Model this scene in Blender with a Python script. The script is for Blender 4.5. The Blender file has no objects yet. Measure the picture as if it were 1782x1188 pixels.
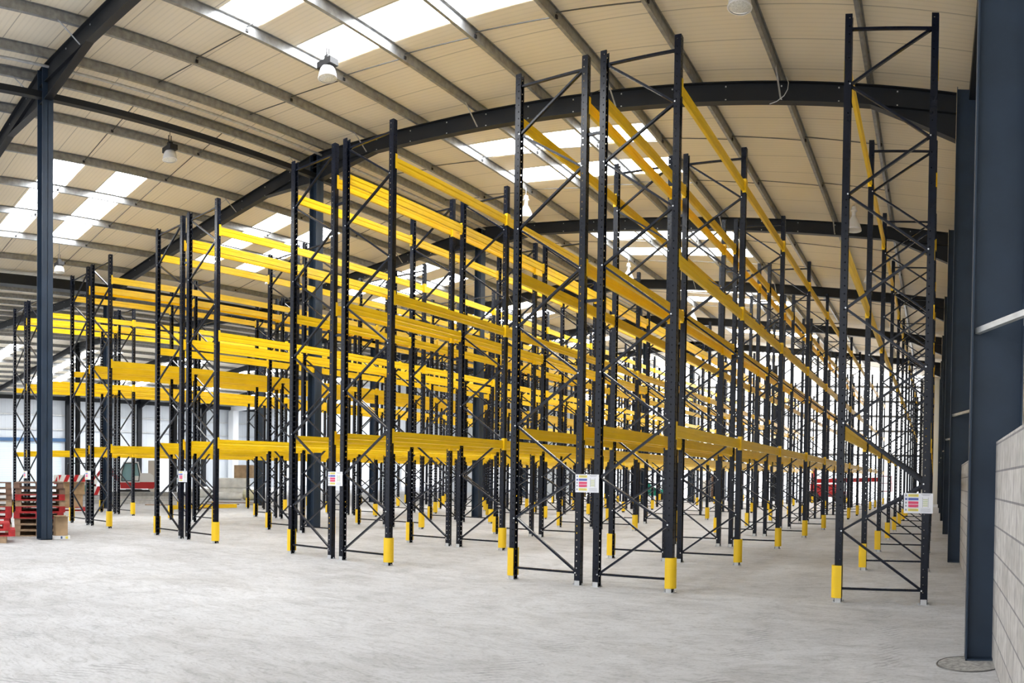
import bpy, math, random
from mathutils import Matrix, Vector
random.seed(7)
SC = bpy.context.scene
COL = SC.collection
PI = math.pi

# ------------------------------------------------------------------ camera
FPX, X0, Y0P, TX, TY, EYE = 1315.98, 1624.12, 849.30, 0.0062665, 0.0205912, 1.5494
cam_d = bpy.data.cameras.new('camera'); cam = bpy.data.objects.new('camera', cam_d); COL.objects.link(cam)
cam_d.type = 'PANO'; cam_d.panorama_type = 'CENTRAL_CYLINDRICAL'
cam_d.central_cylindrical_range_u_min = -891 / FPX; cam_d.central_cylindrical_range_u_max = 891 / FPX
cam_d.central_cylindrical_range_v_min = -(1188 - Y0P) / FPX; cam_d.central_cylindrical_range_v_max = Y0P / FPX
cam_d.central_cylindrical_radius = 1.0
cam_d.clip_end = 500
Mw = Matrix.Rotation(TY, 3, 'Y') @ Matrix.Rotation(TX, 3, 'X')
Rc = Mw.transposed() @ Matrix.Rotation((X0 - 891) / FPX, 3, 'Z') @ Matrix.Rotation(PI / 2, 3, 'X')
cam.matrix_world = Matrix.Translation((0, 0, EYE)) @ Rc.to_4x4()
SC.camera = cam

# ------------------------------------------------------------------ world, exposure
w = bpy.data.worlds.new('world'); SC.world = w; w.use_nodes = True
bg = w.node_tree.nodes['Background']; bg.inputs[0].default_value = (0.93, 0.96, 1.0, 1); bg.inputs[1].default_value = 1.75
SC.view_settings.view_transform = 'Standard'; SC.view_settings.look = 'None'
SC.view_settings.gamma = 1; SC.view_settings.use_curve_mapping = False
SC.view_settings.exposure = 0.1
ROOFLIGHT = 20.0     # daylight coming through the translucent roof sheets
GABLELIGHT = 3.0

# ------------------------------------------------------------------ materials
def mat(name, col, rough=.6, metal=0, noise=None, emit=0, spec=.5, coat=0, bump=None):
    m = bpy.data.materials.new(name); m.use_nodes = True
    nt = m.node_tree; b = nt.nodes['Principled BSDF']
    b.inputs['Base Color'].default_value = (*col, 1); b.inputs['Roughness'].default_value = rough
    b.inputs['Metallic'].default_value = metal; b.inputs['Specular IOR Level'].default_value = spec
    if coat: b.inputs['Coat Weight'].default_value = coat
    if emit:
        b.inputs['Emission Color'].default_value = (*col, 1); b.inputs['Emission Strength'].default_value = emit
    if noise or bump:
        tc = nt.nodes.new('ShaderNodeTexCoord')
        n = nt.nodes.new('ShaderNodeTexNoise'); n.inputs['Scale'].default_value = (noise or bump)[0]; n.inputs['Detail'].default_value = 5
        nt.links.new(tc.outputs['Object'], n.inputs['Vector'])
        if noise:
            r = nt.nodes.new('ShaderNodeValToRGB'); k = noise[1]
            r.color_ramp.elements[0].position = .3; r.color_ramp.elements[1].position = .7
            r.color_ramp.elements[0].color = (*[c * (1 - k) for c in col], 1)
            r.color_ramp.elements[1].color = (*[min(1, c * (1 + k)) for c in col], 1)
            nt.links.new(n.outputs['Fac'], r.inputs[0]); nt.links.new(r.outputs[0], b.inputs['Base Color'])
        if bump:
            bp = nt.nodes.new('ShaderNodeBump'); bp.inputs['Strength'].default_value = bump[1]; bp.inputs['Distance'].default_value = .01
            nt.links.new(n.outputs['Fac'], bp.inputs['Height']); nt.links.new(bp.outputs[0], b.inputs['Normal'])
    return m

M = {}
M['post'] = mat('navy_paint', (.005, .0075, .016), .22, spec=.3, noise=(6, .2))
M['yellow'] = mat('yellow_paint', (.97, .615, .006), .34, noise=(3, .06))
M['guard'] = mat('yellow_plastic', (.92, .6, .01), .4)
M['steel'] = mat('dark_painted_steel', (.011, .013, .017), .5, spec=.35, noise=(2, .15))
M['colp'] = mat('blue_grey_painted_steel', (.021, .038, .067), .5, spec=.4, noise=(2, .15))
M['galv'] = mat('galvanised_steel', (.33, .34, .35), .42, .75, noise=(8, .2))
M['galvl'] = mat('bright_galvanised_steel', (.6, .61, .62), .4, .5, noise=(8, .15))
M['rod'] = mat('steel_rod', (.12, .12, .12), .4, .6)
M['bolt'] = mat('zinc_bolt', (.75, .76, .78), .3, .8)
M['white'] = mat('white_plastic', (.85, .86, .88), .5)
M['red'] = mat('red_painted_timber', (.42, .022, .025), .7, noise=(7, .35))
M['wood'] = mat('weathered_timber', (.36, .25, .16), .8, noise=(6, .35))
M['brownwood'] = mat('dark_weathered_timber', (.19, .115, .08), .8, noise=(6, .35))
M['plasterboard'] = mat('pale_plasterboard', (.62, .58, .5), .8)
M['card'] = mat('cardboard', (.42, .29, .17), .85, noise=(4, .2))
M['cardd'] = mat('dark_cardboard_print', (.2, .12, .07), .85)
M['black'] = mat('black_rubber', (.015, .015, .017), .6)
M['redp'] = mat('red_machine_paint', (.5, .015, .02), .35)
M['greenp'] = mat('green_machine_paint', (.01, .33, .25), .35)
M['whitep'] = mat('white_machine_paint', (.8, .8, .78), .35)
M['glass'] = mat('tinted_cab_glass', (.25, .42, .45), .08)
M['pack'] = mat('white_plastic_wrap', (.75, .75, .72), .35, noise=(2.5, .18), bump=(7, .6))
M['cream'] = mat('cream_insulation', (.75, .72, .5), .8, noise=(3, .15))
M['block_white'] = mat('white_painted_masonry', (.8, .82, .84), .7)
M['lens'] = mat('lamp_glass', (.75, .76, .74), .12, noise=(40, .2))
M['lampw'] = mat('white_reflector', (.85, .85, .86), .3)
M['s_white'] = mat('sign_board', (.87, .88, .93), .45)
M['s_y'] = mat('sign_yellow', (.85, .72, .12), .5); M['s_b'] = mat('sign_blue', (.1, .14, .45), .5)
M['s_r'] = mat('sign_red', (.75, .07, .17), .5); M['s_k'] = mat('sign_grey', (.28, .29, .33), .5); M['s_g'] = mat('sign_green', (.5, .6, .3), .5)
M['bluep'] = mat('blue_paint', (.05, .12, .25), .5)
M['clad'] = None

def emis(name, col, strength):
    m = bpy.data.materials.new(name); m.use_nodes = True; nt = m.node_tree
    b = nt.nodes['Principled BSDF']; b.inputs['Base Color'].default_value = (.8, .8, .8, 1); b.inputs['Roughness'].default_value = .5
    b.inputs['Emission Color'].default_value = (*col, 1); b.inputs['Emission Strength'].default_value = strength
    return m
M['rooflight'] = emis('daylit_translucent_sheet', (.96, .98, 1), ROOFLIGHT)
M['gablelight'] = emis('daylit_translucent_cladding', (.97, .98, 1), GABLELIGHT)

def striped(name, col, axis, pitch, rib, joint_dark=.45, rib_dark=.06, off=0.0, rough=.55, width=.02):
    """cladding sheets: a dark joint every `pitch` metres and fine ribs every `rib` metres along one world axis"""
    m = bpy.data.materials.new(name); m.use_nodes = True; nt = m.node_tree; b = nt.nodes['Principled BSDF']
    b.inputs['Roughness'].default_value = rough
    tc = nt.nodes.new('ShaderNodeTexCoord'); sp = nt.nodes.new('ShaderNodeSeparateXYZ'); nt.links.new(tc.outputs['Object'], sp.inputs[0])
    def math_(op, a, bb=None):
        n = nt.nodes.new('ShaderNodeMath'); n.operation = op
        for i, v in enumerate((a, bb)):
            if v is None: continue
            if isinstance(v, (int, float)): n.inputs[i].default_value = v
            else: nt.links.new(v, n.inputs[i])
        return n.outputs[0]
    y = math_('SUBTRACT', sp.outputs[axis], off)
    fr = math_('FRACT', math_('DIVIDE', y, pitch))
    j = math_('LESS_THAN', fr, width / pitch)
    fr2 = math_('FRACT', math_('DIVIDE', y, rib))
    r2 = math_('LESS_THAN', fr2, .3)
    nz = nt.nodes.new('ShaderNodeTexNoise'); nz.inputs['Scale'].default_value = .6; nz.inputs['Detail'].default_value = 4
    nt.links.new(tc.outputs['Object'], nz.inputs['Vector'])
    f = math_('SUBTRACT', 1.0, math_('MULTIPLY', j, joint_dark))
    f = math_('MULTIPLY', f, math_('SUBTRACT', 1.0, math_('MULTIPLY', r2, rib_dark)))
    f = math_('MULTIPLY', f, math_('ADD', .9, math_('MULTIPLY', nz.outputs['Fac'], .2)))
    mx = nt.nodes.new('ShaderNodeVectorMath'); mx.operation = 'SCALE'; mx.inputs[0].default_value = col
    nt.links.new(f, mx.inputs['Scale']); nt.links.new(mx.outputs[0], b.inputs['Base Color'])
    return m
YP, BAY = 6.7, 8.3           # first portal frame, bay length
MOD = BAY / 8
M['deck'] = striped('beige_roof_lining', (.80, .72, .58), 'Y', MOD, .13, off=YP + 1.9)
M['clad'] = striped('pale_grey_cladding', (.64, .68, .73), 'Y', 1.0, .2, .25, .08)
M['cladx'] = striped('pale_grey_gable_cladding', (.64, .68, .73), 'X', 1.0, .2, .25, .08)
M['cladr'] = striped('pale_wall_lining', (.8, .78, .7), 'Y', 1.0, .2, .2, .05)
M['shutter'] = striped('ribbed_shutter', (.62, .72, .8), 'Z', .15, .5, .3, .02, width=.03)

def floor_mat():
    m = bpy.data.materials.new('dusty_concrete'); m.use_nodes = True; nt = m.node_tree; b = nt.nodes['Principled BSDF']
    tc = nt.nodes.new('ShaderNodeTexCoord')
    def noise(scale, detail, sc=(1, 1, 1), rot=0, rough=.55, dist=0):
        mp = nt.nodes.new('ShaderNodeMapping'); mp.inputs['Scale'].default_value = sc; mp.inputs['Rotation'].default_value = (0, 0, rot)
        nt.links.new(tc.outputs['Object'], mp.inputs[0])
        n = nt.nodes.new('ShaderNodeTexNoise'); n.inputs['Scale'].default_value = scale; n.inputs['Detail'].default_value = detail
        n.inputs['Roughness'].default_value = rough; n.inputs['Distortion'].default_value = dist
        nt.links.new(mp.outputs[0], n.inputs['Vector']); return n.outputs['Fac'], mp
    def ramp(f, p0, p1, c0, c1):
        r = nt.nodes.new('ShaderNodeValToRGB'); r.color_ramp.elements[0].position = p0; r.color_ramp.elements[1].position = p1
        r.color_ramp.elements[0].color = (*c0, 1); r.color_ramp.elements[1].color = (*c1, 1); nt.links.new(f, r.inputs[0]); return r.outputs[0]
    def mult(a, bb, fac=1):
        x = nt.nodes.new('ShaderNodeMix'); x.data_type = 'RGBA'; x.blend_type = 'MULTIPLY'; x.inputs[0].default_value = fac
        nt.links.new(a, x.inputs[6]); nt.links.new(bb, x.inputs[7]); return x.outputs[2]
    base = ramp(noise(.3, 6)[0], .35, .65, (.50, .503, .515), (.60, .605, .62))
    streak = ramp(noise(1.3, 9, (.8, 1.4, 1), .35, .68, 1.6)[0], .36, .55, (.78, .776, .77), (1, 1, 1))
    scuff = ramp(noise(4, 9, (.7, 1.7, 1), -.6, .72, 2.6)[0], .38, .5, (.7, .695, .69), (1, 1, 1))
    fine = ramp(noise(30, 8)[0], .36, .5, (.84, .84, .84), (1, 1, 1))
    spots = ramp(noise(13, 2)[0], .22, .28, (.5, .49, .48), (1, 1, 1))
    stain = ramp(noise(.5, 5, (1, 1, 1), 1.1)[0], .34, .5, (.85, .838, .82), (1, 1, 1))
    # tyre tread marks: short slanted dashes, only inside curved bands
    mp = nt.nodes.new('ShaderNodeMapping'); mp.inputs['Rotation'].default_value = (0, 0, .7); nt.links.new(tc.outputs['Object'], mp.inputs[0])
    wv = nt.nodes.new('ShaderNodeTexWave'); wv.inputs['Scale'].default_value = 4.2; wv.inputs['Distortion'].default_value = 5; wv.inputs['Detail'].default_value = 3; wv.inputs['Detail Scale'].default_value = 1.4; nt.links.new(mp.outputs[0], wv.inputs['Vector'])
    tn = nt.nodes.new('ShaderNodeMath'); tn.operation = 'ADD'; nt.links.new(wv.outputs['Fac'], tn.inputs[0])
    tm = nt.nodes.new('ShaderNodeMath'); tm.operation = 'MULTIPLY'; tm.inputs[1].default_value = 1.6; nt.links.new(noise(2.2, 4)[0], tm.inputs[0]); nt.links.new(tm.outputs[0], tn.inputs[1])
    tread = ramp(tn.outputs[0], .75, 1.0, (.74, .74, .75), (1, 1, 1))
    wb = nt.nodes.new('ShaderNodeTexWave'); wb.inputs['Scale'].default_value = .22; wb.inputs['Distortion'].default_value = 9; wb.inputs['Detail Scale'].default_value = .35
    nt.links.new(tc.outputs['Object'], wb.inputs['Vector'])
    band = ramp(wb.outputs['Fac'], .88, .95, (0, 0, 0), (1, 1, 1))
    c = mult(mult(mult(mult(mult(base, streak, .8), scuff, .7), fine, .75), spots, .7), stain, .8)
    x = nt.nodes.new('ShaderNodeMix'); x.data_type = 'RGBA'; x.blend_type = 'MULTIPLY'
    nt.links.new(band, x.inputs[0]); nt.links.new(c, x.inputs[6]); nt.links.new(tread, x.inputs[7])
    nt.links.new(x.outputs[2], b.inputs['Base Color']); b.inputs['Roughness'].default_value = .75
    bp = nt.nodes.new('ShaderNodeBump'); bp.inputs['Strength'].default_value = .35; bp.inputs['Distance'].default_value = .01
    nt.links.new(noise(14, 8, (.6, 1.6, 1), .2)[0], bp.inputs['Height']); nt.links.new(bp.outputs[0], b.inputs['Normal'])
    return m
M['floor'] = floor_mat()

def block_mat():
    m = bpy.data.materials.new('concrete_blockwork'); m.use_nodes = True; nt = m.node_tree; b = nt.nodes['Principled BSDF']
    tc = nt.nodes.new('ShaderNodeTexCoord'); sp = nt.nodes.new('ShaderNodeSeparateXYZ'); cb = nt.nodes.new('ShaderNodeCombineXYZ')
    nt.links.new(tc.outputs['Object'], sp.inputs[0]); nt.links.new(sp.outputs['Y'], cb.inputs[0]); nt.links.new(sp.outputs['Z'], cb.inputs[1])
    br = nt.nodes.new('ShaderNodeTexBrick'); br.inputs['Scale'].default_value = 1; br.inputs['Brick Width'].default_value = .45; br.inputs['Row Height'].default_value = .238
    br.inputs['Mortar Size'].default_value = .008; br.inputs['Color1'].default_value = (.5, .48, .46, 1); br.inputs['Color2'].default_value = (.62, .6, .58, 1); br.inputs['Mortar'].default_value = (.27, .26, .27, 1)
    nt.links.new(cb.outputs[0], br.inputs['Vector'])
    n = nt.nodes.new('ShaderNodeTexNoise'); n.inputs['Scale'].default_value = 9; n.inputs['Detail'].default_value = 8; nt.links.new(tc.outputs['Object'], n.inputs['Vector'])
    r = nt.nodes.new('ShaderNodeValToRGB'); r.color_ramp.elements[0].position = .35; r.color_ramp.elements[0].color = (.75, .75, .75, 1); r.color_ramp.elements[1].position = .65
    nt.links.new(n.outputs['Fac'], r.inputs[0])
    x = nt.nodes.new('ShaderNodeMix'); x.data_type = 'RGBA'; x.blend_type = 'MULTIPLY'; x.inputs[0].default_value = 1
    nt.links.new(br.outputs['Color'], x.inputs[6]); nt.links.new(r.outputs[0], x.inputs[7]); nt.links.new(x.outputs[2], b.inputs['Base Color'])
    b.inputs['Roughness'].default_value = .9
    bp = nt.nodes.new('ShaderNodeBump'); bp.inputs['Strength'].default_value = .5; bp.inputs['Distance'].default_value = .01
    nt.links.new(br.outputs['Fac'], bp.inputs['Height']); bp.invert = True; nt.links.new(bp.outputs[0], b.inputs['Normal'])
    return m
M['block'] = block_mat()

# ------------------------------------------------------------------ mesh helpers
class MB:
    def __init__(s): s.v, s.f, s.m = [], [], []
    def quad(s, pts, mi=0):
        n = len(s.v); s.v += [tuple(p) for p in pts]; s.f.append(tuple(range(n, n + len(pts)))); s.m.append(mi); return s
    def box(s, x0, x1, y0, y1, z0, z1, mi=0):
        n = len(s.v); s.v += [(x, y, z) for z in (z0, z1) for y in (y0, y1) for x in (x0, x1)]
        for f in ((0, 2, 3, 1), (4, 5, 7, 6), (0, 1, 5, 4), (2, 6, 7, 3), (0, 4, 6, 2), (1, 3, 7, 5)):
            s.f.append(tuple(n + i for i in f)); s.m.append(mi)
        return s
    def bar(s, a, b, w, h, mi=0, up=(0, 0, 1)):
        a, b = Vector(a), Vector(b); d = (b - a).normalized(); u = Vector(up)
        if abs(d.dot(u)) > .99: u = Vector((0, 1, 0))
        sx = d.cross(u).normalized(); uz = sx.cross(d).normalized(); n = len(s.v)
        for p in (a, b):
            for i, j in ((-1, -1), (1, -1), (1, 1), (-1, 1)): s.v.append(tuple(p + sx * (i * w / 2) + uz * (j * h / 2)))
        for f in ((0, 1, 2, 3), (7, 6, 5, 4), (0, 4, 5, 1), (1, 5, 6, 2), (2, 6, 7, 3), (3, 7, 4, 0)):
            s.f.append(tuple(n + i for i in f)); s.m.append(mi)
        return s
    def cyl(s, a, b, r0, r1=None, seg=12, mi=0, caps=True):
        r1 = r0 if r1 is None else r1
        a, b = Vector(a), Vector(b); d = (b - a).normalized(); u = Vector((0, 0, 1)) if abs(d.z) < .9 else Vector((1, 0, 0))
        sx = d.cross(u).normalized(); sy = sx.cross(d); n = len(s.v)
        for p, r in ((a, r0), (b, r1)):
            for k in range(seg):
                t = 2 * PI * k / seg; s.v.append(tuple(p + (sx * math.cos(t) + sy * math.sin(t)) * r))
        for k in range(seg):
            k2 = (k + 1) % seg; s.f.append((n + k, n + k2, n + seg + k2, n + seg + k)); s.m.append(mi)
        if caps:
            s.f.append(tuple(n + k for k in reversed(range(seg)))); s.m.append(mi)
            s.f.append(tuple(n + seg + k for k in range(seg))); s.m.append(mi)
        return s
    def prism(s, pts, axis, a, b, mi=0):
        """polygon pts (2D) extruded along axis from a to b. axis 'y': pts=(x,z); 'x': pts=(y,z); 'z': pts=(x,y)"""
        n = len(s.v); k = len(pts)
        for t in (a, b):
            for p in pts:
                s.v.append({'y': (p[0], t, p[1]), 'x': (t, p[0], p[1]), 'z': (p[0], p[1], t)}[axis])
        s.f.append(tuple(n + i for i in range(k))); s.m.append(mi)
        s.f.append(tuple(n + k + i for i in reversed(range(k)))); s.m.append(mi)
        for i in range(k):
            j = (i + 1) % k; s.f.append((n + j, n + i, n + k + i, n + k + j)); s.m.append(mi)
        return s
    def lathe(s, prof, cx=0, cy=0, seg=20, mi=0):
        n = len(s.v)
        for r, z in prof:
            for k in range(seg):
                t = 2 * PI * k / seg; s.v.append((cx + r * math.cos(t), cy + r * math.sin(t), z))
        for i in range(len(prof) - 1):
            for k in range(seg):
                k2 = (k + 1) % seg; s.f.append((n + i * seg + k, n + i * seg + k2, n + (i + 1) * seg + k2, n + (i + 1) * seg + k)); s.m.append(mi)
        return s
    def mesh(s, name, mats):
        me = bpy.data.meshes.new(name); me.from_pydata(s.v, [], s.f)
        for m in (mats if isinstance(mats, (list, tuple)) else [mats]): me.materials.append(M[m] if isinstance(m, str) else m)
        me.polygons.foreach_set('material_index', s.m); me.update(); return me
def fixn(me):
    import bmesh
    bm = bmesh.new(); bm.from_mesh(me); bmesh.ops.recalc_face_normals(bm, faces=bm.faces); bm.to_mesh(me); bm.free(); return me
def smooth(me):
    me.polygons.foreach_set('use_smooth', [True] * len(me.polygons)); return me
def put(name, me, parent=None, loc=(0, 0, 0), rz=0, kind=None):
    o = bpy.data.objects.new(name, me); COL.objects.link(o); o.location = loc; o.rotation_euler = (0, 0, rz)
    if parent: o.parent = parent
    if kind: o['kind'] = kind
    return o
def empty(name, loc, rz=0, parent=None):
    return put(name, None, parent, loc, rz)
def tag(o, label, cat, group=None, kind=None):
    o['label'] = label; o['category'] = cat
    if group: o['group'] = group
    if kind: o['kind'] = kind
    return o
def struct(name, mb, mats): return put(name, mb.mesh(name, mats), kind='structure')

# ------------------------------------------------------------------ the building
XW = .8                                   # right wall cladding
def rt(x):                                # top line of the rafters
    for (xa, za), (xb, zb) in (((.2, 9.25), (-16.05, 10.75)), ((-16.05, 10.75), (-28.9, 9.5)), ((-28.9, 9.5), (-49.6, 10.9)), ((-49.6, 10.9), (-70.2, 9.2))):
        if xb <= x <= xa or (x > .2 and xa == .2): return za + (x - xa) * (zb - za) / (xb - xa)
    return 9.2
YB, YE = -6.0, 56.5
DK = .2
mb = MB(); mb.box(-72, 4, YB - 4, 75, -.1, 0); struct('floor', mb, 'floor')
frames_y = [YP + BAY * k for k in range(-1, 7)]
# roof lights: strips of translucent sheet between purlins
SL = []
for k in range(-1, 6):
    for o in (1.9, 3.975):
        y0 = YP + BAY * k + o
        for xa, xb in ((-6.9, -12.15), (-19.8, -25.25), (-52, -65)):
            SL.append((xa, xb, y0 + (.1 if o < 2 else .05), y0 + MOD + (.05 if o < 2 else .1)))
# ceiling lining with openings where the roof lights are
def deck():
    m = MB(); xs_spans = [(1.0, -16.05), (-16.05, -28.9), (-28.9, -49.6), (-49.6, -70.6)]
    ybreak = sorted({YB, YE} | {s[2] for s in SL} | {s[3] for s in SL})
    for xa, xb in xs_spans:
        xbreak = sorted({xa, xb} | {v for s in SL for v in s[:2] if xb < v < xa})
        for i in range(len(xbreak) - 1):
            for j in range(len(ybreak) - 1):
                x0, x1, y0, y1 = xbreak[i], xbreak[i + 1], ybreak[j], ybreak[j + 1]
                if y1 <= YB or y0 >= YE: continue
                cx, cy = (x0 + x1) / 2, (y0 + y1) / 2
                if any(s[1] < cx < s[0] and s[2] < cy < s[3] for s in SL): continue
                z0, z1 = rt(x0 + 1e-4) + DK, rt(x1 - 1e-4) + DK
                m.quad([(x0, y0, z0), (x0, y1, z0), (x1, y1, z1), (x1, y0, z1)])
                m.quad([(x0, y0, z0 + .1), (x1, y0, z1 + .1), (x1, y1, z1 + .1), (x0, y1, z0 + .1)])
    return m
struct('ceiling', deck(), 'deck')
for i, (xa, xb, y0, y1) in enumerate(SL):
    if y0 < YB: continue
    za, zb = rt(xa) + DK + .03, rt(xb) + DK + .03
    m = MB(); m.prism([(xa, za), (xb, zb), (xb, zb + .02), (xa, za + .02)], 'y', y0, y1)
    struct('window_%d' % (i + 1), m, 'rooflight')
# purlins: Z sections on top of the rafters
PX = [-1.4, -3.2, -5.0, -6.8, -8.6, -10.4, -12.2, -14.0, -15.6, -16.6, -18.0, -19.75, -21.6, -23.45, -25.3, -27.2]
PX += [-30.3 - 1.85 * i for i in range(11)] + [-51.3 - 1.9 * i for i in range(10)]
for x in PX:
    z = rt(x); m = MB()
    m.box(x - .0015, x + .0035, YB, YE, z, z + DK); m.box(x - .065, x, YB, YE, z, z + .004); m.box(x, x + .065, YB, YE, z + DK - .004, z + DK)
    m.box(x - .067, x - .064, YB, YE, z, z + .018)
    if x > -29:
        for yy in frames_y:      # sleeves over the rafters
            m.box(x - .004, x + .006, yy - .5, yy + .5, z + .01, z + DK - .01)
    struct('roof_purlin', m, 'galv')
# anti-sag rods between purlins
for k in range(0, 6):
    for o in (BAY / 3, 2 * BAY / 3):
        y = YP + BAY * k + o; m = MB()
        for a, b in zip(PX[:8], PX[1:9]): m.bar((a, y - .03, rt(a) + .06), (b, y - .03, rt(b) + .14), .018, .018, 0).box(a - .03, a + .03, y - .06, y, rt(a) + .03, rt(a) + .09, 1)
        for a, b in zip(PX[9:15], PX[10:16]): m.bar((a, y - .03, rt(a) + .14), (b, y - .03, rt(b) + .06), .018, .018, 0).box(b - .03, b + .03, y - .06, y, rt(b) + .03, rt(b) + .09, 1)
        struct('sag_rod_line', m, ['rod', 'black'])
# portal frames
def rafter(y, xa, xb, haunch_a, haunch_b, d=.4, fw=.19):
    za, zb = rt(xa + (-1e-4)), rt(xb + 1e-4); s = (zb - za) / (xb - xa)
    top = [(xa, za), (xb, zb)]
    bot = []
    L, H = haunch_a
    if H: bot += [(xa, za - d - H), (xa - L, za - s * L - d)]
    else: bot += [(xa, za - d)]
    L, H = haunch_b
    if H: bot += [(xb + L, zb + s * L - d), (xb, zb - d - H)]
    else: bot += [(xb, zb - d)]
    m = MB(); m.prism(top + bot[::-1], 'y', y - .006, y + .006)
    for a, b in list(zip(top, top[1:])) + list(zip(bot, bot[1:])):
        sgn = -.008 if (a in top) else .008
        m.prism([(a[0], a[1]), (b[0], b[1]), (b[0], b[1] + sgn * 2), (a[0], a[1] + sgn * 2)], 'y', y - fw / 2, y + fw / 2)
    if haunch_a[1]: m.prism([(xa, za - d), (xa - haunch_a[0], za - s * haunch_a[0] - d), (xa - haunch_a[0], za - s * haunch_a[0] - d + .012), (xa, za - d + .012)], 'y', y - fw / 2, y + fw / 2)
    if haunch_b[1]: m.prism([(xb + haunch_b[0], zb + s * haunch_b[0] - d), (xb, zb - d), (xb, zb - d + .012), (xb + haunch_b[0], zb + s * haunch_b[0] - d + .012)], 'y', y - fw / 2, y + fw / 2)
    n = int(abs(xb - xa) / 1.1)          # bolt heads along the web
    if y < 25 and xa > -29:
        for i in range(1, n):
            x = xa + (xb - xa) * i / n; z = za + s * (x - xa)
            for dz in (.07, .34): m.box(x - .013, x + .013, y - .022, y - .006, z - dz - .013, z - dz + .013, 1)
    return m
def column(x, y, z1, w_=.27, dep=.3, t=.014):
    m = MB(); m.box(x - dep / 2, x - dep / 2 + t, y - w_ / 2, y + w_ / 2, 0, z1); m.box(x + dep / 2 - t, x + dep / 2, y - w_ / 2, y + w_ / 2, 0, z1)
    m.box(x - dep / 2, x + dep / 2, y - .006, y + .006, 0, z1); m.box(x - dep / 2, x + dep / 2, y - w_ / 2, y + w_ / 2, 0, .02)
    return m
for y in frames_y:
    if y < YE - .5:
        struct('roof_rafter', rafter(y, .3, -16.05, (1.7, .52), (2.3, .42)), ['steel', 'bolt'])
        struct('roof_rafter', rafter(y, -16.05, -28.9, (2.3, .42), (1.8, .4)), ['steel', 'bolt'])
        struct('roof_rafter', rafter(y, -28.9, -49.6, (2.2, .5), (2.0, .35)), ['steel', 'bolt'])
        struct('roof_rafter', rafter(y, -49.6, -69.8, (2.0, .35), (2.5, .7)), ['steel', 'bolt'])
    c = column(.54, y, 9.35, .2, .46); struct('steel_column', c, 'colp')
    if y > 0: struct('steel_column', column(-16.05, y, 10.72), 'colp')
    struct('steel_column', column(-28.9, y, 9.45, .3, .36), 'colp')
    struct('steel_column', column(-49.6, y, 10.85), 'steel')
    struct('steel_column', column(-69.6, y, 9.2, .5, .3), 'steel')
    if 0 < y < 50:                        # stays from purlin to the rafter's lower flange
        m = MB()
        for i, x in enumerate(PX[:16]):
            if i % 2 == 0 or i > 12: continue
            m.bar((x, y - .62, rt(x) + .03), (x, y - .1, rt(x) - .37), .035, .006)
        struct('rafter_stay_set', m, 'galv')
        m = MB(); m.bar((.36, y - .02, 2.9), (.79, y - .6, 2.98), .05, .05); struct('column_stay', m, 'galvl')
        m = MB()
        for z in (2.95,): m.box(.76, .8, y - .6, y + BAY - .6, z, z + .14)
        for z in (4.9, 6.9, 8.6): m.box(.76, .8, y - .6, y + BAY - .6, z, z + .14)
        struct('side_rail', m, 'galvl')
# longitudinal tubes and pipe under the ridge, gutter beam at the valley
m = MB(); m.box(-16.12, -15.98, YB, YE, 10.02, 10.16); struct('ridge_tie_tube', m, 'steel')
m = MB(); m.cyl((-15.85, YB, 10.66), (-15.85, YE, 10.66), .03); struct('ridge_conduit', m, 'galvl')
m = MB(); m.box(-29.15, -28.65, YB, YE, 9.1, 9.5); struct('valley_beam', m, 'steel')
m = MB(); m.box(.55, .72, YB, YE, 9.15, 9.4); struct('eaves_beam', m, 'steel')
# right wall
m = MB(); m.box(XW, XW + .1, YB, YE, 1.6, 9.7); struct('wall_right', m, 'cladr')
for k, y in enumerate(frames_y[:-1]):
    y0 = max(y + .006, YB); m = MB(); m.box(.55, .745, y0, frames_y[k + 1] - .006, 0, 1.93); struct('wall_right_blockwork', m, 'block')
m = MB(); m.box(.55, .745, YB, frames_y[0] - .006, 0, 1.93); struct('wall_right_blockwork', m, 'block')
# left wall with shutter door, doorway and pier
m = MB()
for y0, y1, z0, z1 in ((YB, 24.0, 0, 9.4), (24.0, 31.0, 4.6, 9.4), (31.0, 42.4, 0, 9.4), (42.4, 44.4, 3.05, 9.4), (44.4, YE, 0, 9.4)): m.box(-70.1, -70, y0, y1, z0, z1)
struct('wall_left', m, 'clad')
m = MB(); m.box(-70.02, -69.96, 24.0, 31.0, 0, 4.6); struct('door_1', m, 'shutter')
m = MB(); m.box(-69.95, -69.7, 20.5, 31.4, 4.62, 4.95); struct('trim_1', m, 'bluep')
for i, z in enumerate((7.2, 5.75)):
    m = MB(); m.box(-69.98, -69.8, YB, YE, z, z + .12); struct('trim_%d' % (i + 2), m, 'galvl')
m = MB(); m.box(-69.7, -69.4, YB, YE, 8.72, 9.1); struct('trim_4', m, 'steel')
m = MB(); m.box(-69.6, -68.7, 51.6, 52.4, 0, 8.6); m.box(-69.6, -62, 51.8, 52.3, 8.6, 9.1); struct('trim_5', m, 'block_white')
m = MB()
for z0, z1 in ((4.2, 4.4), (2.35, 2.5)): m.box(-69.95, -69.88, 45.6, 48.6, z0, z1)
for y0 in (45.6, 47.0, 48.5): m.box(-69.95, -69.88, y0, y0 + .12, 2.35, 4.4)
struct('window_90', m, 'galv')
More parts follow.
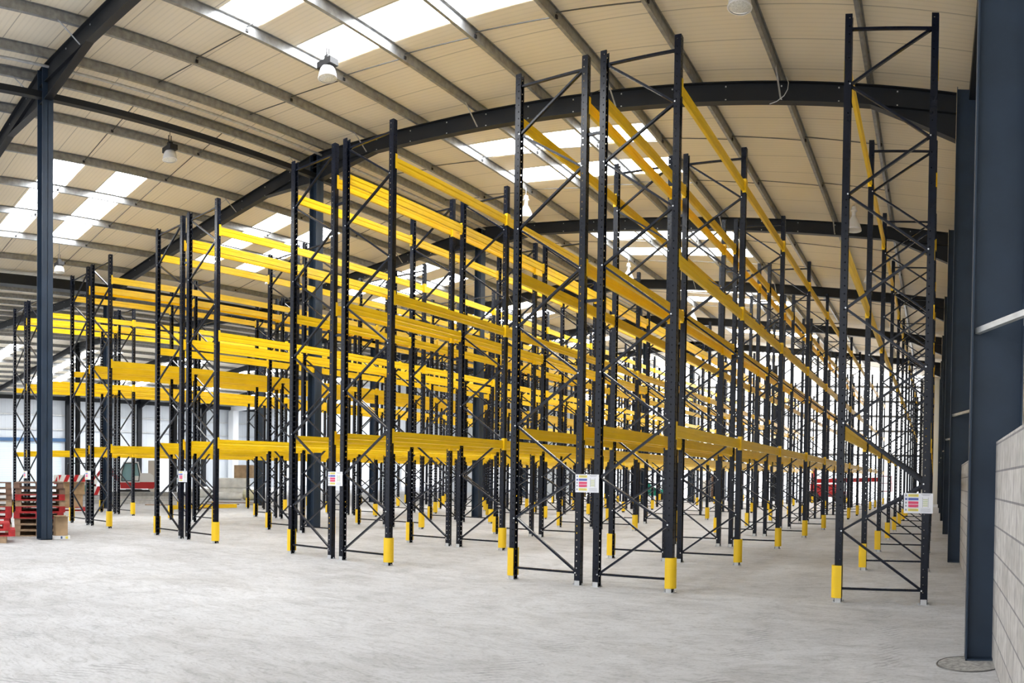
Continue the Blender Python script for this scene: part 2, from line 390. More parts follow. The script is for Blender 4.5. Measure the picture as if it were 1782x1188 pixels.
# far gable wall: translucent cladding between rails on the right, grey cladding over open doorways on the left
m = MB()
def gpoly(x0, x1, z0, mbx):
    n = 12; xs = [x0 + (x1 - x0) * i / n for i in range(n + 1)]
    mbx.prism([(x0, z0)] + [(x1, z0)] + [(x, rt(x) + .2) for x in reversed(xs)], 'y', YE, YE + .1)
gpoly(-70.1, -49.6, 4.4, m); gpoly(-49.6, -28.9, 4.4, m)
for x0, x1 in ((-70.1, -66), (-61, -57), (-52, -48), (-42, -39), (-33, -28.9)): m.box(x0, x1, YE, YE + .1, 0, 4.4)
struct('wall_back', m, 'cladx')
m = MB(); gpoly(-28.9, -16.05, 3.6, m); gpoly(-16.05, -.9, 3.6, m)
for x0, x1 in ((-28.9, -26), (-21, -19), (-14, -12), (-6.5, -5), ): m.box(x0, x1, YE, YE + .1, 0, 3.6)
struct('window_91', m, 'gablelight')
m = MB(); m.box(-.9, XW, YE, YE + .1, 0, 9.5); struct('wall_back_return', m, 'cladr')
m = MB()
for z in (3.5, 5.3, 6.4, 7.5, 8.6): m.box(-28.9, -.9, YE - .12, YE - .02, z, z + .16)
struct('gable_rail_set', m, 'galv')
for x in (-24, -20, -12, -8, -4, -1): struct('gable_post', column(x, YE - .3, rt(x) - .1, .2, .2), 'steel')
# recess in the slab round the first column
m = MB(); m.cyl((.34, 6.5, 0), (.34, 6.5, .006), .27, seg=40); m.lathe([(.265, 0), (.272, .008), (.28, .008), (.287, 0)], .34, 6.5, 40, 1); struct('floor_patch', m, [mat('rough_patch_concrete', (.36, .355, .34), .95, noise=(22, .35), bump=(30, 1)), 'rod'])

# ------------------------------------------------------------------ pallet racking
H, DEPTH, PITCH, YF, NB = 7.51, 1.1, 3.563, 9.66, 12
LEVELS = (2.28, 4.61, 6.9)
def post_mesh(holes=True):
    m = MB(); hx, hy, t = .045, .048, .003
    def plate(axis, c, u0, u1, cols):
        """sheet normal to axis at coordinate c, spanning u0..u1 across, with one column of holes per entry of cols"""
        def P(u, z, o): return (u, c + o, z) if axis == 'y' else (c + o, u, z)
        for o in (-t / 2, t / 2):
            if not holes: m.quad([P(u0, 0, o), P(u1, 0, o), P(u1, H, o), P(u0, H, o)]); continue
            edges = [u0]
            for cc in cols: edges += [cc - .0075, cc + .0075]
            edges.append(u1)
            for i in range(0, len(edges), 2): m.quad([P(edges[i], 0, o), P(edges[i + 1], 0, o), P(edges[i + 1], H, o), P(edges[i], H, o)])
            n = int(H / .1)
            for cc in cols:
                z = 0
                for q in range(n + 1):
                    zc = .05 + q * .1
                    z2 = min(zc - .009, H) if q < n else H
                    if z2 > z: m.quad([P(cc - .0075, z, o), P(cc + .0075, z, o), P(cc + .0075, z2, o), P(cc - .0075, z2, o)])
                    z = zc + .009
        for u in (u0, u1): m.quad([P(u, 0, -t / 2), P(u, 0, t / 2), P(u, H, t / 2), P(u, H, -t / 2)])
        m.quad([P(u0, H, -t / 2), P(u1, H, -t / 2), P(u1, H, t / 2), P(u0, H, t / 2)])
    plate('x', -hx, -hy, hy, (-.026, .026)); plate('y', -hy, -hx, hx, (.012,)); plate('y', hy, -hx, hx, (.012,))
    for sgn in (-1, 1):
        m.box(hx - .002, hx + .001, min(sgn * hy, sgn * (hy - .02)), max(sgn * hy, sgn * (hy - .02)), 0, H)
    if not holes: pass
    m.box(-hx - .004, -hx, -.012, .012, 0, H)          # pressed rib on the face
    return m
NODES = [(1, .18), (0, .92), (1, 1.54), (0, 2.3), (1, 3.03), (0, 3.77), (1, 4.52), (0, 5.22), (1, 5.96), (0, 6.62), (1, 7.33)]
PM = post_mesh(True).mesh('post', 'post')
XO = {0: .03, 1: DEPTH - .03}
DM = []
for (s0, z0), (s1, z1) in zip(NODES, NODES[1:]):
    i = len(DM); yy = -.012 if i % 2 else .012
    b = MB().bar((XO[s0], yy, z0), (XO[s1], yy, z1), .03, .042, up=(0, 1, 0)); 
    for s_, z_ in ((s0, z0),): b.cyl((XO[s_], -.056, z_), (XO[s_], .056, z_), .011, seg=6, mi=1)
    DM.append(b.mesh('diagonal_brace', ['post', 'bolt']))
HM = [MB().bar((.03, -.01, z), (DEPTH - .03, -.01, z), .03, .04, up=(0, 1, 0)).mesh('horizontal_brace', 'post') for z in (.18, 7.33)]
g = MB()
R0, R1 = .079, .07
arc = [(-.012 - R0 * math.cos(t), R0 * math.sin(t)) for t in [(-PI / 2 + PI * i / 12) for i in range(13)]]
arc = [(.047, -R0)] + arc + [(.047, R0)]
arci = [(-.012 - R1 * math.cos(t), R1 * math.sin(t)) for t in [(-PI / 2 + PI * i / 12) for i in range(13)]]
arci = [(.047, -R1)] + arci + [(.047, R1)]
def sc(p, k): return (p[0] + (p[0] < .02) * -k * 1.0 * (abs(p[0] + .012) > .001), p[1])
for z0, z1, k in ((.06, .195, 0), (.2, .335, 0), (.34, .475, 0), (.192, .203, -.004), (.332, .343, -.004)):
    for i in range(len(arc) - 1):
        a, b = arc[i], arc[i + 1]
        f = 1 + k / R0
        a = (-.012 + (a[0] + .012) * f, a[1] * f); b = (-.012 + (b[0] + .012) * f, b[1] * f)
        g.quad([(*a, z0), (*b, z0), (*b, z1), (*a, z1)])
        if k == 0:
            for zz in (z0, z1): g.quad([(*a, zz), (*b, zz), (*arci[i + 1], zz), (*arci[i], zz)])
for i in range(len(arci) - 1): g.quad([(*arci[i], .06), (*arci[i + 1], .06), (*arci[i + 1], .475), (*arci[i], .475)])
for a, b in ((arc[0], arci[0]), (arc[-1], arci[-1])): g.quad([(*a, .06), (*b, .06), (*b, .475), (*a, .475)])
GM = g.mesh('post_guard', 'guard')
f_ = MB().box(-.075, .075, -.06, .06, 0, .005).box(-.04, .04, -.054, -.050, .005, .07).box(-.04, .04, .050, .054, .005, .07).cyl((-.06, 0, .005), (-.06, 0, .03), .01, seg=6).cyl((.062, .03, .005), (.062, .03, .03), .01, seg=6)
FM = f_.mesh('foot_plate', 'galvl')
# far frames: everything in one mesh
fb = MB()
for xo, sg in ((0, 1), (DEPTH, -1)):
    fb.box(xo - .048 * sg if sg > 0 else xo + .042, xo - .042 if sg > 0 else xo + .048, -.048, .048, 0, H)
    fb.box(xo - .045, xo + .045, -.05, -.046, 0, H); fb.box(xo - .045, xo + .045, .046, .05, 0, H)
for (s0, z0), (s1, z1) in zip(NODES, NODES[1:]): fb.bar((XO[s0], 0, z0), (XO[s1], 0, z1), .03, .042, up=(0, 1, 0))
for z in (.18, 7.33): fb.bar((.03, 0, z), (DEPTH - .03, 0, z), .03, .04, up=(0, 1, 0))
fb.v, fb.f, fb.m = fb.v, fb.f, fb.m
n0 = len(fb.v); fb.v += g.v; fb.f += [tuple(n0 + i for i in f) for f in g.f]; fb.m += [1] * len(g.f)
FARM = fb.mesh('upright_frame', ['post', 'guard'])

BH = .165
def beam_profile(x):
    return [(x - .025, -BH), (x + .025, -BH), (x + .025, -BH * .64), (x + .02, -BH * .6), (x + .02, -BH * .42), (x + .025, -BH * .38), (x + .025, -.0), (x - .025, 0),
            (x - .025, -BH * .38), (x - .02, -BH * .42), (x - .02, -BH * .6), (x - .025, -BH * .64)]
def beam_mb(x=0.0, y0=.05, y1=PITCH - .05, z=0.0, m=None):
    m = m or MB(); m.prism([(px, z + pz) for px, pz in beam_profile(x)], 'y', y0, y1); return m
def conn_mb(side, sg, x=0.0, y=0.0, z=0.0, m=None):
    """end connector: sg=-1 hooks on a post face turned to -X, +1 to +X; side=+1 at the near post, -1 at the far post"""
    m = m or MB()
    xf = x + sg * .0525
    m.box(min(xf - .003, xf + .003), max(xf - .003, xf + .003), y + (side > 0) * .004 - (side < 0) * .054, y + (side > 0) * .054 - (side < 0) * .004, z - .2, z + .045)
    m.box(min(xf, x - sg * .012), max(xf, x - sg * .012), y + side * .052 - .003, y + side * .052 + .003, z - .2, z + .045)
    return m
BM = fixn(beam_mb().mesh('beam', 'yellow'))
CM = {(s, g_): conn_mb(s, g_).mesh('beam_connector', 'yellow') for s in (1, -1) for g_ in (1, -1)}
bb = beam_mb(); BCM = {}
for g_ in (1, -1):
    b_ = beam_mb(); conn_mb(1, g_, m=b_); conn_mb(-1, g_, y=PITCH, m=b_); BCM[g_] = fixn(b_.mesh('beam', 'yellow'))
spm = MB().bar((.045, 0, 0), (.245, 0, 0), .03, .04).box(.043, .049, -.03, .03, -.04, .04).box(.241, .247, -.03, .03, -.04, .04).mesh('row_spacer', 'post')

def frame(parent, x, y, rz, near, k):
    if not near:
        put('upright_frame', FARM, parent, (x, y, 0), rz); return
    e = empty('upright_frame', (x, y, 0), rz, parent)
    put('post', PM, e); put('post', PM, e, (DEPTH, 0, 0), PI)
    for dm in DM: put('diagonal_brace', dm, e)
    for hm in HM: put('horizontal_brace', hm, e)
    o = put('post_guard', GM, e); o['label'] = 'yellow plastic guard round the foot of the aisle side post'
    put('foot_plate', FM, e); put('foot_plate', FM, e, (DEPTH, 0, 0), PI)
def rack(xs, label, double=True):
    """xs: world X of the post lines from left to right"""
    root = empty('pallet_rack', (xs[0], YF, 0)); tag(root, label, 'pallet rack')
    rel = [x - xs[0] for x in xs]
    for k in range(NB + 1):
        near = k <= 5
        if double:
            frame(root, rel[0], k * PITCH, 0, near, k); frame(root, rel[3], k * PITCH, PI, near, k)
            if k < 6:
                for z in (4.05, 6.4): put('row_spacer', spm, root, (rel[1], k * PITCH, z))
        else:
            frame(root, rel[0], k * PITCH, 0, near, k)
    beams = []
    for k in range(NB):
        for li, x in enumerate(rel):
            for z in LEVELS: beams.append((math.hypot(xs[li], YF + (k + .5) * PITCH), k, li, x, z))
    beams.sort(key=lambda b: b[0])
    rest = MB()
    for n, (d, k, li, x, z) in enumerate(beams):
        sg = -1 if li % 2 == 0 else 1
        if n < 100:
            if k < 3:
                b = put('beam', BM, root, (x, k * PITCH, z)); put('beam_connector', CM[1, sg], b); put('beam_connector', CM[-1, sg], b, (0, PITCH, 0))
            else: put('beam', BCM[sg], root, (x, k * PITCH, z))
        else:
            beam_mb(x, k * PITCH + .05, (k + 1) * PITCH - .05, z, rest); conn_mb(1, sg, x, k * PITCH, z, rest); conn_mb(-1, sg, x, (k + 1) * PITCH, z, rest)
    if rest.v: put('beam', fixn(rest.mesh('beam', 'yellow')), root, kind='stuff')
    return root
def dbl(x3): return [x3 - 2.49, x3 - 1.39, x3 - 1.1, x3]
A = dbl(-3.485); B_ = dbl(-8.46); C_ = dbl(-13.47); D_ = dbl(-18.49); E_ = dbl(-23.5)
rack([-1.195, -.095], 'single row of tall navy racking standing along the right wall, first row on the right', False)
rack(A, 'back-to-back navy racking with yellow beams, nearest double row left of the wall side row')
rack(B_, 'back-to-back navy and yellow racking, second double row counted from the right, in mid picture')
rack(C_, 'back-to-back navy and yellow racking, the middle one of the five double rows')
rack(D_, 'back-to-back navy and yellow racking, fourth double row from the right, just left of middle row')
rack(E_, 'back-to-back navy and yellow racking, farthest left double row, behind the pallet stacks')

# load notices tied to the front frames
def sign(x, z, label, w_=.37, h_=.255):
    m = MB(); y = -.003; m.box(-w_ / 2, w_ / 2, -.002, .002, -h_ / 2, h_ / 2, 0)
    def s(u0, u1, v0, v1, mi, d=.0035): m.box(-w_ / 2 + u0 * w_, -w_ / 2 + u1 * w_, -d, -.001, h_ / 2 - v1 * h_, h_ / 2 - v0 * h_, mi)
    s(.15, .5, .05, .18, 1)
    for i in range(3): s(.2, .46, .07 + .035 * i, .08 + .035 * i, 4, .0042)
    s(.15, .5, .24, .36, 2); s(.04, .12, .25, .35, 2)
    s(.15, .5, .41, .54, 3); s(.15, .5, .57, .71, 3); s(.05, .1, .43, .52, 4); s(.05, .1, .6, .68, 4)
    s(.16, .19, .66, .71, 4, .0042); s(.45, .49, .66, .71, 4, .0042)
    s(.15, .5, .77, .9, 1); s(.05, .1, .79, .88, 4); s(.05, .1, .07, .16, 4)
    for i in range(3): s(.2, .46, .79 + .035 * i, .8 + .035 * i, 4, .0042)
    s(.64, .65, .2, .7, 4); s(.83, .84, .2, .7, 4); s(.6, .92, .05, .07, 4); s(.64, .88, .1, .115, 4)
    for i in range(4): s(.66, .82, .3 + .1 * i, .33 + .1 * i, 5); s(.66, .82, .335 + .1 * i, .345 + .1 * i, 1)
    for i in range(5): s(.58, .92, .76 + .04 * i, .768 + .04 * i, 4)
    o = put('load_notice', m.mesh('load_notice', ['s_white', 's_y', 's_b', 's_r', 's_k', 's_g']), loc=(x, YF - .062, z)); tag(o, label, 'sign')
sign(-.185, 1.295, 'white load notice on the wall side rack, rightmost of the notices')
sign((A[1] + A[2]) / 2, 1.46, 'white load notice with coloured panels on front of the nearest double rack')
sign((B_[1] + B_[2]) / 2, 1.46, 'white load notice on front of the second double rack from the right')
sign((C_[1] + C_[2]) / 2, 1.46, 'white load notice on front of the middle double rack')
sign((D_[1] + D_[2]) / 2, 1.46, 'small looking white load notice on rack in front of the green forklift')
sign((E_[1] + E_[2]) / 2, 1.46, 'white load notice showing above the pallet stacks at far left')

# ------------------------------------------------------------------ lamps
def highbay(x, y, z, label, tiltx=0, group=None):
    top = rt(x) + .02
    root = empty('high_bay_lamp', (x, y, z)); tag(root, label, 'ceiling lamp', group)
    h = MB(); h.box(-.2, .2, -.12, .12, .2, .33).box(-.05, .05, -.06, .06, .36, .44); put('ballast_box', h.mesh('ballast_box', 'black'), root)
    b = MB(); b.bar((0, -.03, .4), (0, -.04, .62), .03, .012).bar((0, .03, .4), (0, .04, .62), .03, .012).bar((0, 0, .6), (0, 0, max(.66, top - z)), .012, .012); put('hanging_bracket', b.mesh('hanging_bracket', 'black'), root)
    r = MB(); r.lathe([(.1, .23), (.15, .17), (.18, .08), (.19, 0), (.2, -.015), (.2, -.03), (.18, -.03)], seg=24); put('reflector', smooth(r.mesh('reflector', 'lampw')), root)
    l = MB(); l.lathe([(.185, -.02), (.13, -.045), (.06, -.055), (.001, -.058)], seg=24); put('lens', smooth(l.mesh('lens', 'lens')), root)
    return root
def belllamp(x, y, z, label, group=None):
    top = rt(x) + .02
    root = empty('high_bay_lamp', (x, y, z)); tag(root, label, 'ceiling lamp', group)
    h = MB(); h.lathe([(.001, .72), (.06, .71), (.07, .66), (.07, .6), (.1, .59), (.1, .57), (.06, .56), (.06, .4)], seg=16); put('ballast_box', smooth(h.mesh('ballast_box', 'lampw')), root)
    r = MB(); r.lathe([(.06, .42), (.1, .36), (.17, .22), (.23, .06), (.24, 0), (.225, 0), (.2, .1), (.1, .3)], seg=24); put('reflector', smooth(r.mesh('reflector', 'lampw')), root)
    b = MB(); b.cyl((0, 0, .7), (0, 0, max(.8, top - z)), .008, seg=6); put('hanging_bracket', b.mesh('hanging_bracket', 'galv'), root)
highbay(-11.45, 10.98, 9.78, 'black and white high bay lamp beside the nearest bright rooflight')
highbay(-17.24, 10.78, 9.9, 'dark high bay lamp hanging just left of the ridge, right of the grey column')
highbay(-25.3, 11.12, 8.83, 'high bay lamp hanging at the left, beyond the grey column')
highbay(-3.19, 11.64, 9.05, 'high bay lamp cut by the top edge of the picture')
belllamp(-12.1, 20.0, 9.45, 'white bell shaped lamp seen between nearest double rack and second rafter')
belllamp(-2.5, 22.2, 8.95, 'white bell shaped lamp behind the wall side rack upright')
for i in range(2, 5):
    for x in (-12.1, -2.5): belllamp(x, 11.4 + BAY * i, 9.45 if x < -5 else 8.95, 'white bell shaped lamp hanging among the far bays above the racking', 'far bell lamps')
for y in (19.4, 27.6): highbay(-23.45, y, 9.15, 'dark high bay lamp hanging over the left racks in a far bay', group='far left lamps')
# loose cable on the second rafter
c = MB(); P = [(-3.09, 14.88, 9.62), (-3.02, 14.78, 9.44), (-3.03, 14.76, 9.3), (-3.1, 14.76, 9.18), (-3.25, 14.78, 9.09), (-3.4, 14.8, 9.06)]
for a, b in zip(P, P[1:]): c.cyl(a, b, .008, seg=6)
tag(put('cable', c.mesh('cable', 'galvl')), 'thin loose cable curving over the second rafter near the lamp', 'cable')
c = MB(); P = [(-7.15, 14.9, 9.95), (-7.3, 14.76, 9.85), (-7.36, 14.74, 9.7), (-7.3, 14.76, 9.58), (-7.15, 14.78, 9.52)]
for a, b in zip(P, P[1:]): c.cyl(a, b, .008, seg=6)
tag(put('cable', c.mesh('cable', 'black')), 'thin loop of cable on the rafter above the nearest double rack', 'cable')

# ------------------------------------------------------------------ pallets
def pallet_meshes(wood):
    d = MB(); L, W = 1.2, .8
    for i in range(5):
        wd = .145 if i % 2 == 0 else .1; yc = [-.3275, -.17, 0, .17, .3275][i]
        d.box(-L / 2, L / 2, yc - wd / 2, yc + wd / 2, .122, .144)
    for xc in (-.527, 0, .527): d.box(xc - .0725, xc + .0725, -W / 2, W / 2, .1, .122)
    r = MB()
    for xc in (-.527, 0, .527): r.box(xc - .0725, xc + .0725, -.05, .05, .022, .1)
    r.box(-L / 2, L / 2, -.05, .05, 0, .022)
    return d.mesh('deck', wood), r.mesh('runner', wood)
PMESH = {k: pallet_meshes(k) for k in ('red', 'wood', 'brownwood')}
def pallet(x, y, z, rz, kind, label, group=None):
    e = empty('wooden_pallet', (x, y, z), rz); tag(e, label, 'pallet', group)
    put('deck', PMESH[kind][0], e)
    for yc in (-.35, 0, .35): put('runner', PMESH[kind][1], e, (0, yc, 0))
ang = math.radians(68.8); PH = .1535
kinds = ['wood', 'wood', 'wood', 'red', 'red', 'wood', 'red', 'brownwood', 'brownwood']
ordn = ['bottom', 'second', 'third', 'fourth', 'fifth', 'sixth', 'seventh', 'eighth', 'top']
cn = {'wood': 'bare wood', 'red': 'red painted', 'brownwood': 'brown weathered'}
for i, kd in enumerate(kinds):
    pallet(-17.2 + random.uniform(-.03, .03), 7.05 + random.uniform(-.03, .03), i * .1445, ang + random.uniform(-.02, .02), kd, '%s pallet, %s of the tall stack right behind the grey column' % (cn[kd], ordn[i]))
kinds = ['wood', 'wood', 'red', 'red', 'red', 'wood', 'brownwood', 'brownwood', 'brownwood']
for i, kd in enumerate(kinds):
    pallet(-17.68 + random.uniform(-.03, .03), 5.86 + random.uniform(-.03, .03), i * .1445, ang + random.uniform(-.03, .03), kd, '%s pallet, %s of the tall stack cut by the left edge' % (cn[kd], ordn[i]))
for i, (kd, dx) in enumerate((('wood', -.05), ('red', .12), ('red', 0))):
    pallet(-16.05 + dx * .36, 5.2 + dx, i * .1445, ang + .03 * i, kd, '%s pallet, %s of the low stack of three in front at the left edge' % (cn[kd], ('bottom', 'middle', 'topmost')[i]))
for i in range(9):
    pallet(-18.1 + random.uniform(-.03, .03), 7.42 + random.uniform(-.03, .03), i * .1445, ang + random.uniform(-.03, .03), 'brownwood', '%s brown pallet of the mostly hidden stack behind the tall stack by the column' % ordn[i])
pallet(-27.7, 12.75, 0, ang - .05, 'red', 'red pallet on the floor carrying two cardboard boxes')
def cbox(x, y, z, sx, sy, sz, rz, label, flaps=True, card='card'):
    e = empty('cardboard_box', (x, y, z), rz); tag(e, label, 'box')
    m = MB(); t = .006
    m.box(-sx / 2, sx / 2, -sy / 2, sy / 2, 0, t); m.box(-sx / 2, sx / 2, -sy / 2, -sy / 2 + t, 0, sz); m.box(-sx / 2, sx / 2, sy / 2 - t, sy / 2, 0, sz)
    m.box(-sx / 2, -sx / 2 + t, -sy / 2, sy / 2, 0, sz); m.box(sx / 2 - t, sx / 2, -sy / 2, sy / 2, 0, sz)
    put('carton', m.mesh('carton', card), e)
    if flaps:
        for (a, b, c_, d) in (((-sx / 2, -sy / 2), (sx / 2, -sy / 2), (0, -1), .35), ((-sx / 2, sy / 2), (sx / 2, sy / 2), (0, 1), .3), ((-sx / 2, -sy / 2), (-sx / 2, sy / 2), (-1, 0), .4), ((sx / 2, -sy / 2), (sx / 2, sy / 2), (1, 0), .35)):
            f = MB(); k = min(sx, sy) * d; up = random.uniform(-.02, .06)
            f.quad([(*a, sz), (*b, sz), (b[0] + c_[0] * k, b[1] + c_[1] * k, sz + up), (a[0] + c_[0] * k, a[1] + c_[1] * k, sz + up)])
            f.quad([(*a, sz + t), (*b, sz + t), (b[0] + c_[0] * k, b[1] + c_[1] * k, sz + up + t), (a[0] + c_[0] * k, a[1] + c_[1] * k, sz + up + t)])
            put('flap', f.mesh('flap', card), e)
    else:
        put('lid', MB().box(-sx / 2 - .01, sx / 2 + .01, -sy / 2 - .01, sy / 2 + .01, sz - .02, sz + .01).mesh('lid', card), e)
cbox(-27.75, 12.75, .144, .9, .65, .5, ang, 'brown box on the red pallet, underneath the open one', False)
cbox(-27.7, 12.75, .654, .95, .7, .5, ang + .1, 'open brown cardboard box on top of another box on a pallet')
cbox(-16.12, 7.14, .075, .3, .24, .44, ang + .1, 'torn open cardboard box standing on floor right beside the grey column')
m = MB().box(-.2, .2, -.13, .13, 0, .075, 0).box(-.02, .02, -.134, -.13, .01, .065, 1).box(.09, .15, -.134, -.13, .01, .065, 2)
tag(put('packaging_tray', m.mesh('packaging_tray', ['white', 'bluep', 's_y']), loc=(-16.08, 7.14, 0), rz=ang), 'low white packaging tray under the torn box by the grey column', 'tray')
# red and white barrier boards behind the boxes
def barrier(x, y, z0, L, rz, label):
    e = empty('barrier_board', (x, y, 0), rz); tag(e, label, 'barrier')
    m = MB(); m.box(-L / 2, L / 2, -.012, .012, z0, z0 + .42, 0); n = int(L / .2)
    for i in range(n):
        if i % 2: continue
        x0 = -L / 2 + i * .2
        m.prism([(x0, z0), (x0 + .18, z0), (min(x0 + .36, L / 2), z0 + .42), (min(x0 + .18, L / 2 - .02), z0 + .42)], 'y', -.016, -.011, 1)
        m.prism([(x0, z0), (x0 + .18, z0), (min(x0 + .36, L / 2), z0 + .42), (min(x0 + .18, L / 2 - .02), z0 + .42)], 'y', .011, .016, 1)
    put('striped_board', m.mesh('striped_board', ['whitep', 'redp']), e)
    for sx in (-1, 1):
        put('leg', MB().bar((sx * L * .4, 0, 0), (sx * L * .4, 0, z0 + .4), .06, .05).box(sx * L * .4 - .05, sx * L * .4 + .05, -.25, .25, 0, .05).mesh('leg', 'whitep'), e)
barrier(-31.3, 14.6, 1.0, 2.0, ang, 'red and white striped barrier board showing above the cardboard boxes')
barrier(-32.6, 16.4, .45, 1.2, ang - .1, 'lower red and white striped barrier right of the cardboard boxes')

# ------------------------------------------------------------------ machines
def excavator(x, y, rz):
    e = empty('mini_excavator', (x, y, 0), rz); tag(e, 'red and white mini excavator with glazed cab in the far left clearing', 'excavator')
    for s in (-1, 1):
        t = MB(); pr = []
        for a in range(0, 181, 30): pr.append((1.05 + .22 * math.sin(math.radians(a)), .24 + .22 * math.cos(math.radians(a))))
        for a in range(180, 361, 30): pr.append((-1.05 + .22 * math.sin(math.radians(a)), .24 + .22 * math.cos(math.radians(a))))
        t.prism(pr, 'y', s * .75 - .18, s * .75 + .18); put('track', t.mesh('track', 'black'), e)
    put('undercarriage', MB().box(-.6, .6, -.57, .57, .25, .5).mesh('undercarriage', 'black'), e)
    b = MB(); b.prism([(-1.0, .55), (1.45, .55), (1.6, .75), (1.55, 1.05), (-1.0, 1.05)], 'y', -.8, .8); put('body', b.mesh('body', 'redp'), e)
    b = MB(); b.prism([(.45, 1.05), (1.5, 1.05), (1.45, 1.55), (1.2, 1.7), (.45, 1.7)], 'y', -.8, .8); put('engine_cover', b.mesh('engine_cover', 'whitep'), e)
    c = MB(); P = [(-1.0, 1.05), (.45, 1.05), (.5, 1.6), (.3, 2.5), (-.75, 2.5), (-.95, 1.8)]
    for yy in (-.78, .1):
        for i in range(len(P)): a, b2 = P[i], P[(i + 1) % len(P)]; c.bar((a[0], yy, a[1]), (b2[0], yy, b2[1]), .07, .13, 1, up=(0, 1, 0)); c.bar((a[0] * .88 - .03, yy - .02, 1.75 + (a[1] - 1.75) * .9), (b2[0] * .88 - .03, yy - .02, 1.75 + (b2[1] - 1.75) * .9), .05, .07, 0, up=(0, 1, 0))
        c.bar((-.1, yy - .02, 1.1), (-.1, yy - .02, 2.45), .05, .09, 0)
        c.box(-.1, .45, yy - .01, yy + .01, 1.05, 1.5, 1)
    c.box(-.8, .35, -.8, .12, 2.46, 2.54, 1); cab = put('cab', c.mesh('cab', ['black', 'whitep']), e)
    gl = MB(); gl.prism([(p[0] * .96, 1.08 + (p[1] - 1.05) * .96) for p in P], 'y', -.76, -.74); gl.prism([(p[0] * .96, 1.08 + (p[1] - 1.05) * .96) for p in P], 'y', .07, .09); put('window', gl.mesh('window', 'glass'), cab)
    bm_ = MB(); bm_.bar((-.9, .4, .9), (-2.2, .4, 2.3), .2, .28).bar((-2.2, .4, 2.3), (-3.0, .4, 1.2), .16, .2).bar((-3.0, .4, 1.25), (-2.9, .4, .5), .14, .14); put('boom', bm_.mesh('boom', 'redp'), e)
    e.scale = (.88, .88, .88)
    put('bucket', MB().prism([(-3.1, .45), (-2.6, .55), (-2.5, .15), (-2.8, .02), (-3.1, .1)], 'y', .1, .7).mesh('bucket', 'black'), e)
excavator(-43.6, 24.6, math.radians(60))
def forklift(x, y, rz, label, mast_z=2.1):
    e = empty('forklift', (x, y, 0), rz); tag(e, label, 'forklift')
    b = MB(); b.prism([(-.9, .3), (.75, .3), (.75, .75), (.3, .8), (-.3, 1.15), (-.9, 1.1), (-1.0, .7)], 'y', -.5, .5); put('body', b.mesh('body', 'greenp'), e)
    gd = MB()
    for (xx, zz) in ((-.75, 1.05), (.5, .75)):
        for s in (-1, 1): gd.bar((xx, s * .45, zz), (xx * .8, s * .45, 2.05), .05, .05)
    gd.box(-.65, .45, -.5, .5, 2.03, 2.08); put('overhead_guard', gd.mesh('overhead_guard', 'black'), e)
    ms = MB()
    for s in (-1, 1): ms.box(.82, .92, s * .3 - .04, s * .3 + .04, .08, mast_z); 
    ms.box(.84, .9, -.3, .3, .5, .6).box(.84, .9, -.3, .3, mast_z - .12, mast_z); put('mast', ms.mesh('mast', 'black'), e)
    fk = MB()
    for s in (-1, 1): fk.box(.94, 1.9, s * .2 - .05, s * .2 + .05, .06, .1); fk.box(.92, .97, s * .2 - .05, s * .2 + .05, .06, .6)
    put('fork', fk.mesh('fork', 'black'), e)
    put('seat', MB().box(-.35, .05, -.22, .22, 1.1, 1.22).box(-.42, -.32, -.22, .22, 1.2, 1.65).mesh('seat', 'black'), e)
    for xx in (-.6, .55):
        for s in (-1, 1): put('wheel', MB().cyl((xx, s * .42, .26), (xx, s * .56, .26), .26, seg=18).mesh('wheel', 'black'), e)
forklift(-39.6, 18.7, math.radians(70), 'green forklift with black guard beside the left dark valley column')
forklift(-19.6, 50.4, math.radians(20), 'green forklift far away near the end wall, seen between the racks')
def boomlift(x, y, rz):
    e = empty('boom_lift', (x, y, 0), rz); tag(e, 'red boom lift machine near the far end wall, behind the wall side racking', 'boom lift')
    put('chassis', MB().box(-1.3, 1.3, -.85, .85, .45, .85).mesh('chassis', 'redp'), e)
    put('turntable', MB().box(-1.2, .9, -.7, .7, .87, 1.35).mesh('turntable', 'redp'), e)
    for xx in (-.95, .95):
        for s in (-1, 1): put('wheel', MB().cyl((xx, s * .8, .42), (xx, s * 1.08, .42), .42, seg=18).mesh('wheel', 'black'), e)
    put('boom', MB().bar((-1.2, .1, 1.55), (3.6, .1, 1.75), .25, .3).bar((-1.1, .1, 1.3), (-1.1, .1, 2.4), .3, .25).mesh('boom', 'redp'), e)
    cg = MB()
    for xx in (3.7, 4.6):
        for yy in (-.7, .9): cg.bar((xx, yy, .9), (xx, yy, 2.0), .04, .04)
    for z in (.92, 1.5, 2.0):
        cg.bar((3.7, -.7, z), (4.6, -.7, z), .04, .04).bar((3.7, .9, z), (4.6, .9, z), .04, .04).bar((3.7, -.7, z), (3.7, .9, z), .04, .04).bar((4.6, -.7, z), (4.6, .9, z), .04, .04)
    put('basket', cg.mesh('basket', 'redp'), e)
boomlift(-7.6, 54.3, 0)

